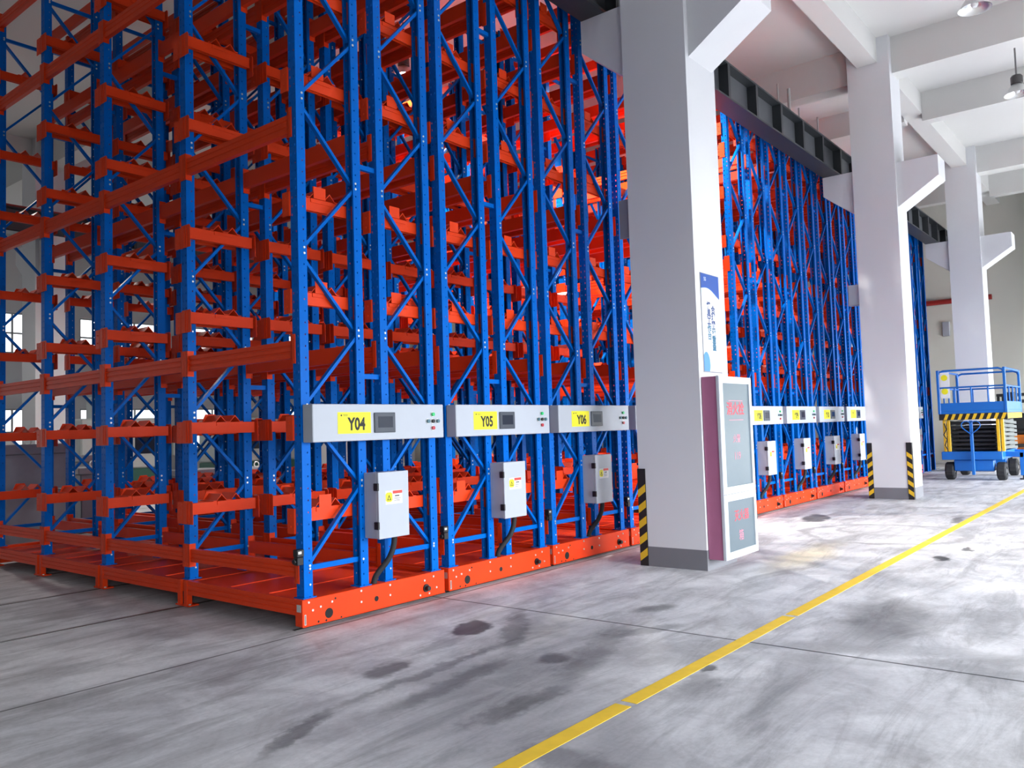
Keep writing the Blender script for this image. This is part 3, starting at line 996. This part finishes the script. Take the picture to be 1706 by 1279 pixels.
obj('latch', MB().bbox(0.855, 0.872, -0.205, -0.185, 0.36, 0.45, 0.003).mesh('latch', 'black'), d2)

# poster
po = tag(obj('wall_poster', MB().box(0, 0.455, -0.008, 0.0, 0, 1.10).mesh('wall_poster', 'poster'), None, (4.225, -1.6105, 2.175)),
         'white and blue poster with blue Chinese lettering above the hydrant cabinet', 'poster')
obj('backing_board', MB().box(-0.012, 0.463, -0.0045, 0.0003, -0.012, 1.108).mesh('backing_board', 'plate_grey'), po)
mat('poster_ink', (0.012, 0.05, 0.20), 0.5)
mat('poster_ink_teal', (0.02, 0.14, 0.25), 0.5)
for ci, (x, z, s, chars) in enumerate(((0.275, 0.70, 0.095, '合理搬运重量'), (0.165, 0.735, 0.095, '模具工作台'))):
    for k, ch in enumerate(chars):
        me = text_mesh('character', ch, s, 'poster_ink' if k < 3 else 'poster_ink_teal', bold=0.003)
        obj('character', me, po, (x, -0.0085, z - k * 0.085))
obj('top_print', text_mesh('top_print', '5S', 0.06, 'sticker_white'), po, (0.1, -0.0085, 1.04))

# plates on the far sides of the columns
pl = tag(obj('sign_plate', MB().box(0, 0.02, 0, 0.15, 0, 0.46).mesh('sign_plate', 'plate_grey'), None, (4.14, -0.80, 3.80)),
         'small grey number plate on the far side of the big column', 'sign')
tag(obj('junction_box', MB().bbox(0, 0.16, 0, 0.22, 0, 0.42, 0.01).mesh('junction_box', 'panel_white'), None, (13.09, -0.795, 3.88)),
    'white junction box on the far side of the second column', 'junction box')

# ------------------------------------------------------------------ high-bay lamps
def lamp(loc, label, lit, ztop=SLAB, s=1.0):
    t = empty('high_bay_lamp', loc)
    tag(t, label, 'lamp', 'high-bay ceiling lamps')
    # reflector: outer shell and inner surface
    prof = [(0.075, 0.20), (0.10, 0.185), (0.16, 0.10), (0.235, 0.0)]
    m = MB().lathe(prof, 28)
    inner = [(r - 0.006, z - 0.001) for r, z in prof[::-1]]
    m.lathe([prof[-1]] + inner, 28, 1)
    obj('reflector', m.mesh('reflector', 'lamp_metal', 'lamp_inner', smooth=True), t)
    obj('driver_housing', MB().lathe([(0.0, 0.37), (0.085, 0.37), (0.105, 0.34), (0.105, 0.21), (0.075, 0.19), (0.0, 0.19)], 20).mesh('driver_housing', 'lamp_dark'), t)
    obj('bulb', MB().lathe([(0.0, 0.02), (0.035, 0.03), (0.055, 0.07), (0.045, 0.15), (0.02, 0.19)], 14).mesh('bulb', 'lamp_glow' if lit else 'lamp_cover'), t)
    obj('rod', MB().cyl((0, 0, 0.37), (0, 0, ztop - loc[2]), 0.016, 8).mesh('rod', 'lamp_rod'), t)
    if lit:
        d = bpy.data.lights.new('lamp_light', 'SPOT')
        d.energy = lit
        d.spot_size = math.radians(140)
        d.spot_blend = 0.6
        d.shadow_soft_size = 0.12
        d.color = (1.0, 0.96, 0.9)
        o = bpy.data.objects.new('lamp_light', d)
        COL.objects.link(o)
        o.parent = t
        o.location = (0, 0, -0.03)
    return t
lamp((9.75, -3.63, 7.72), 'nearer bell-shaped lamp hanging over the aisle at the top right', 0)
lamp((14.1, -3.62, 7.72), 'farther bell-shaped lamp over the aisle near the right edge', 0)
lamp((5.77, 4.61, 7.85), 'lit lamp glaring through the racks above Y05', 160)
lamp((7.85, 1.6, 7.92), 'lit lamp above the open aisle behind the big column', 900)
lamp((7.85, 5.4, 7.92), 'lit lamp deeper in the open aisle behind the big column', 900)
lamp((14.9, 4.80, 7.92), 'lit lamp above the racks behind the second column', 900)
lamp((19.4, 4.80, 7.92), 'lit lamp above the last racks of the row', 900)
lamp((0.8, 11.6, 7.92), 'added unseen lamp brightening the open floor behind the racks at the left', 240)  # added out of view to brighten the floor and far column
lamp((8.6, 12.4, 7.92), 'added unseen lamp brightening the open floor behind the middle racks', 320)  # second added fill, hidden above the far floor

# ------------------------------------------------------------------ scissor lift
def lift():
    t = empty('scissor_lift', (18.5, -1.72, 0))
    tag(t, 'blue mobile scissor lift with yellow arms and striped platform edge', 'scissor lift')
    B, Yl, Dk = 'lift_blue', 'lift_yellow', 'lift_dark'
    # chassis
    obj('chassis', MB().bbox(0, 2.3, -0.62, 0.70, 0.50, 0.70, 0.01).mesh('chassis', B), t)
    for xa in (0.08, 1.9):
        obj('axle_box', MB().bbox(xa, xa + 0.26, -0.42, 0.45, 0.22, 0.50, 0.02).mesh('axle_box', B), t)
    def wheel(x, y):
        m = MB()
        pr = [(0.10, -0.10), (0.19, -0.10), (0.22, -0.07), (0.22, 0.07), (0.19, 0.10), (0.10, 0.10)]
        n = 28
        vs, fs = [], []
        for r, a in pr:
            for i in range(n):
                an = 2 * math.pi * i / n
                rr = r - (0.012 if (r > 0.2 and i % 2) else 0)
                vs.append((rr * math.cos(an), a, rr * math.sin(an)))
        for k in range(len(pr) - 1):
            fs += [(k * n + i, k * n + (i + 1) % n, (k + 1) * n + (i + 1) % n, (k + 1) * n + i) for i in range(n)]
        m._add(vs, fs, 0)
        w = obj('wheel', m.mesh('wheel', 'rubber'), t, (x, y, 0.22))
        obj('rim', MB().cyl((0, -0.085, 0), (0, 0.085, 0), 0.11, 18).cyl((0, -0.1, 0), (0, -0.085, 0), 0.05, 12).mesh('rim', 'lamp_metal'), w)
    for x in (0.24, 2.03):
        for y in (-0.56, 0.56):
            wheel(x, y)
    # outriggers at the near side
    for x in (0.55, 1.95):
        o = obj('outrigger', MB().bar((x, -0.55, 0.62), (x, -0.98, 0.60), 0.12, 0.12).bbox(x - 0.06, x + 0.06, -1.02, -0.90, 0.10, 0.66, 0.01).mesh('outrigger', B), t)
        obj('foot_pad', MB().cyl((x, -0.96, 0.0), (x, -0.96, 0.03), 0.09, 14).cyl((x, -0.96, 0.03), (x, -0.96, 0.12), 0.025, 10).mesh('foot_pad', 'lift_dark'), o)
    # folded scissor stack: crossing arms in 7 layers on each side
    layers = 7
    for s, y in ((-1, -0.60), (1, 0.56)):
        for k in range(layers):
            z0 = 0.73 + k * 0.105
            for up in (0, 1):
                yy = y + (0.03 if up else -0.03)
                a, b = (0.06, z0 + (0.0 if up else 0.075)), (2.2, z0 + (0.075 if up else 0.0))
                obj('scissor_arm', MB().bar((a[0], yy, a[1]), (b[0], yy, b[1]), 0.05, 0.07).mesh('scissor_arm', 'lift_grey'), t)
        # yellow upright end plates of the stack
        for dy in (-0.045, 0.045):
            obj('end_link', MB().bbox(0.02, 0.09, y + dy - 0.035, y + dy + 0.035, 0.70, 1.48, 0.008).mesh('end_link', Yl), t)
    for k in range(layers):
        z = 0.76 + k * 0.105
        for xa in (0.25, 1.9):
            obj('cross_tube', MB().cyl((xa, -0.52, z), (xa, 0.50, z), 0.035, 10).mesh('cross_tube', Dk), t)
    obj('motor_box', MB().bbox(0.6, 1.5, -0.40, 0.40, 0.70, 1.25, 0.03).mesh('motor_box', Dk), t)
    hose = [(0.0, 0.60, 1.40), (-0.03, 0.55, 1.25), (-0.03, 0.62, 1.12), (-0.03, 0.55, 1.0), (-0.03, 0.60, 0.86), (0.0, 0.55, 0.75)]
    obj('hydraulic_hose', MB().tube(hose, 0.014, 6).mesh('hydraulic_hose', 'rubber'), t)
    # tow bar with a heart-shaped handle
    tb = obj('tow_bar', MB().bbox(-0.10, -0.04, -0.035, 0.035, 0.14, 1.46, 0.006).mesh('tow_bar', B), t)
    pts = []
    for k in range(25):
        a = math.pi * 2 * k / 24
        hx = 0.013 * 16 * math.sin(a) ** 3
        hz = 0.012 * (13 * math.cos(a) - 5 * math.cos(2 * a) - 2 * math.cos(3 * a) - math.cos(4 * a))
        pts.append((-0.11, hx, 1.30 + hz))
    obj('handle', MB().tube(pts, 0.012, 6).mesh('handle', B), tb)
    # platform
    obj('platform_deck', MB().bbox(-0.05, 2.3, -0.78, 0.70, 1.63, 1.70, 0.006).mesh('platform_deck', B), t)
    tb_ = MB().box(-0.05, -0.02, -0.78, 0.70, 1.70, 1.90).box(2.27, 2.3, -0.78, 0.70, 1.70, 1.90).box(-0.02, 2.27, -0.78, -0.75, 1.70, 1.90).box(-0.02, 2.27, 0.67, 0.70, 1.70, 1.90)
    obj('toe_board', tb_.mesh('toe_board', B), t)
    em = obj('striped_edge', MB().bbox(-0.05, 2.3, -0.78, 0.70, 1.48, 1.63, 0.004).mesh('striped_edge', 'guard_black'), t)
    for k in range(9):
        y = -0.74 + k * 0.155
        obj('stripe', MB().prism([(y + 0.10, 1.485), (y + 0.03, 1.485), (y - 0.03, 1.625), (y + 0.04, 1.625)], 'x', -0.053, -0.0502).mesh('stripe', 'guard_yellow'), em)
    obj('edge_strip', MB().box(0.0, 2.25, -0.783, -0.7802, 1.49, 1.62).mesh('edge_strip', 'guard_yellow'), em)
    # guard rails
    z1, zm = 2.70, 2.28
    for (xa, ya, xb, yb) in ((-0.03, -0.76, -0.03, 0.68), (-0.03, -0.76, 2.28, -0.76), (-0.03, 0.68, 2.28, 0.68), (2.28, -0.76, 2.28, 0.68)):
        va, vb = Vector((xa, ya, 0)), Vector((xb, yb, 0))
        d = (vb - va).normalized()
        p = [va + Vector((0, 0, 1.88)), va + Vector((0, 0, z1 - 0.12)), va + d * 0.035 + Vector((0, 0, z1 - 0.035)), va + d * 0.12 + Vector((0, 0, z1)),
             vb - d * 0.12 + Vector((0, 0, z1)), vb - d * 0.035 + Vector((0, 0, z1 - 0.035)), vb + Vector((0, 0, z1 - 0.12)), vb + Vector((0, 0, 1.88))]
        obj('top_rail', MB().tube(p, 0.026, 8).mesh('top_rail', B), t)
        obj('mid_rail', MB().cyl(va + Vector((0, 0, zm)), vb + Vector((0, 0, zm)), 0.021, 8).mesh('mid_rail', B), t)
        nn = 4
        for i in range(1, nn):
            q = va.lerp(vb, i / nn)
            obj('baluster', MB().cyl(q + Vector((0, 0, 1.88)), q + Vector((0, 0, zm)), 0.018, 6).mesh('baluster', B), t)
    for (x, y) in ((-0.03, -0.76), (-0.03, 0.68), (2.28, -0.76), (2.28, 0.68)):
        obj('post', MB().bbox(x - 0.03, x + 0.03, y - 0.03, y + 0.03, 1.63, 2.72, 0.006).mesh('post', B), t)
    # white notice boards with yellow warning discs
    for z0, z1_ in ((2.30, 2.66), (2.02, 2.26)):
        nb = obj('notice_board', MB().box(-0.06, -0.052, 0.42, 0.62, z0, z1_).mesh('notice_board', 'sticker_white'), t)
        c = (z0 + z1_) / 2 + 0.05
        obj('warning_disc', MB().cyl((-0.063, 0.53, c), (-0.0602, 0.53, c), 0.075, 16).mesh('warning_disc', 'label_yellow'), nb)
    # control box on the far end of the deck
    obj('control_box', MB().bbox(1.9, 2.1, -0.70, -0.45, 1.90, 2.15, 0.01).mesh('control_box', Dk), t)
lift()

# ------------------------------------------------------------------ forklift at the right edge
def forklift():
    t = empty('forklift', (24.2, -1.55, 0))
    tag(t, 'orange and black forklift standing behind the scissor lift at the right edge', 'forklift')
    obj('body', MB().bbox(0.0, 1.4, -0.95, 0.15, 0.30, 0.95, 0.05).bbox(0.9, 1.4, -0.95, 0.15, 0.95, 1.15, 0.04).mesh('body', 'fork_orange'), t)
    obj('counterweight', MB().bbox(1.0, 1.6, -0.9, 0.10, 0.35, 1.0, 0.08).mesh('counterweight', 'fork_black'), t)
    obj('seat', MB().bbox(0.55, 1.0, -0.65, -0.15, 0.95, 1.10, 0.04).bbox(0.9, 1.02, -0.65, -0.15, 1.05, 1.6, 0.04).mesh('seat', 'fork_black'), t)
    for x, y, x2 in ((0.10, 0.12, 0.40), (0.10, -0.92, 0.40), (1.35, 0.12, 1.25), (1.35, -0.92, 1.25)):
        obj('guard_post', MB().bar((x, y, 0.9), (x2, y, 2.15), 0.07, 0.07, 0, (0, 1, 0)).mesh('guard_post', 'fork_black'), t)
    rf = MB().box(0.30, 1.45, 0.08, 0.16, 2.12, 2.20).box(0.30, 1.45, -0.96, -0.88, 2.12, 2.20)
    for k in range(6):
        rf.box(0.30 + k * 0.215, 0.36 + k * 0.215, -0.88, 0.08, 2.12, 2.20)
    obj('overhead_guard', rf.mesh('overhead_guard', 'fork_black'), t)
    for x, r in ((0.25, 0.30), (1.25, 0.24)):
        for y in (0.0, -0.95):
            obj('wheel', MB().cyl((x, y, r), (x, y + 0.15, r), r, 20).mesh('wheel', 'rubber'), t)
    for y in (-0.75, -0.15):
        obj('mast_rail', MB().box(-0.18, -0.06, y, y + 0.1, 0.05, 2.1).mesh('mast_rail', 'fork_black'), t)
        obj('fork_tine', MB().box(-1.1, -0.2, y, y + 0.1, 0.06, 0.10).box(-0.24, -0.18, y, y + 0.1, 0.06, 0.6).mesh('fork_tine', 'fork_black'), t)
    obj('mast_crossbar', MB().box(-0.16, -0.08, -0.65, -0.15, 1.9, 2.0).box(-0.16, -0.08, -0.65, -0.15, 0.6, 0.7).mesh('mast_crossbar', 'fork_black'), t)
forklift()

# ------------------------------------------------------------------ services
tag(obj('wall_box', MB().bbox(0, 0.1, 0, 0.22, 0, 0.5, 0.01).mesh('wall_box', 'panel_white'), None, (27.49, 0.34, 4.35)),
    'white box on the end wall left of the third column', 'wall box')
struct('fire_pipe', MB().cyl((XMAX - 0.12, -1.0, 5.55), (XMAX - 0.12, 18.0, 5.55), 0.09, 12).mesh('fire_pipe', 'pipe_red'))
struct('crane_rail_end', MB().box(26.6, 26.9, -13.0, -2.4, 6.62, 6.80).mesh('crane_rail_end', 'girder_dark'))
for x, h in ((10.15, 0.42), (10.70, 0.50), (11.20, 0.28), (12.25, 0.40), (18.2, 0.5)):
    tag(struct('conduit', MB().cyl((x, -0.42, 7.21), (x, -0.42, 7.21 + h), 0.03 if x == 10.70 else 0.016, 8).cyl((x, -0.42, 7.2), (x, -0.42, 7.23), 0.05, 8).mesh('conduit', 'pipe_grey')), 'thin grey conduit stub standing on the crane girder')

# ------------------------------------------------------------------ beyond the racks on the left
def mold(x, y, sx, sy, h, label, rz=0.0):
    t = empty('steel_mould', (x, y, 0), rz)
    tag(t, label, 'mould', 'steel moulds on the floor behind the racks')
    z = 0.0
    obj('base_plate', MB().bbox(-sx / 2, sx / 2, -sy / 2, sy / 2, 0, h * 0.12, 0.01).mesh('base_plate', 'mold_steel'), t)
    obj('lower_block', MB().bbox(-sx * .42, sx * .42, -sy * .42, sy * .42, h * 0.12, h * 0.52, 0.015).mesh('lower_block', 'mold_steel'), t)
    obj('upper_block', MB().bbox(-sx * .44, sx * .44, -sy * .44, sy * .44, h * 0.53, h * 0.90, 0.015).mesh('upper_block', 'mold_steel'), t)
    obj('top_plate', MB().bbox(-sx / 2, sx / 2, -sy / 2, sy / 2, h * 0.90, h, 0.01).mesh('top_plate', 'mold_steel'), t)
    obj('lifting_eye', MB().tube([(0.06 * math.cos(a * math.pi / 6), 0, h + 0.05 + 0.06 * math.sin(a * math.pi / 6)) for a in range(13)], 0.014, 6).mesh('lifting_eye', 'zinc'), t)
mold(1.45, 9.4, 1.1, 0.9, 1.60, 'tall grey steel mould nearest the left edge behind the racks')
mold(2.75, 9.9, 0.9, 0.9, 1.15, 'low grey steel mould just right of the tall one')
mold(4.6, 9.6, 1.0, 0.9, 1.0, 'grey steel mould seen between the Y04 frames')
mold(3.6, 11.6, 0.9, 0.8, 1.35, 'grey steel mould in front of the far column')
mold(6.4, 10.2, 1.1, 0.9, 0.95, 'grey steel mould seen behind the Y05 frames')

def machine(x, y, label, h=2.3, rz=0.0):
    t = empty('milling_machine', (x, y, 0), rz)
    tag(t, label, 'machine', 'machine tools in the far aisle')
    obj('bed', MB().bbox(-1.4, 1.4, -0.9, 0.9, 0, 0.75, 0.03).mesh('bed', 'machine_green'), t)
    enc = obj('enclosure', MB().bbox(-1.4, 1.4, -0.9, 0.9, 0.76, h, 0.04).mesh('enclosure', 'machine_white'), t)
    obj('window', MB().bbox(-0.6, 0.1, -0.915, -0.90, 1.2, 1.8, 0.004).mesh('window', 'screen_glass'), enc)
    obj('window', MB().bbox(0.2, 0.9, -0.915, -0.90, 1.2, 1.8, 0.004).mesh('window', 'screen_glass'), enc)
    obj('control_pendant', MB().bbox(1.42, 1.75, -1.0, -0.8, 1.1, 1.75, 0.02).mesh('control_pendant', 'machine_white'), t)
    obj('spindle_column', MB().bbox(-0.5, 0.5, 0.1, 0.85, h, h + 0.7, 0.04).mesh('spindle_column', 'machine_white'), t)
machine(3.2, 20.5, 'white and green machine tool seen at the left edge beyond the racks', 2.6)
machine(8.0, 20.2, 'white machine tool in the far aisle behind the far column')
machine(13.0, 20.6, 'white machine tool in the far aisle behind the middle racks')
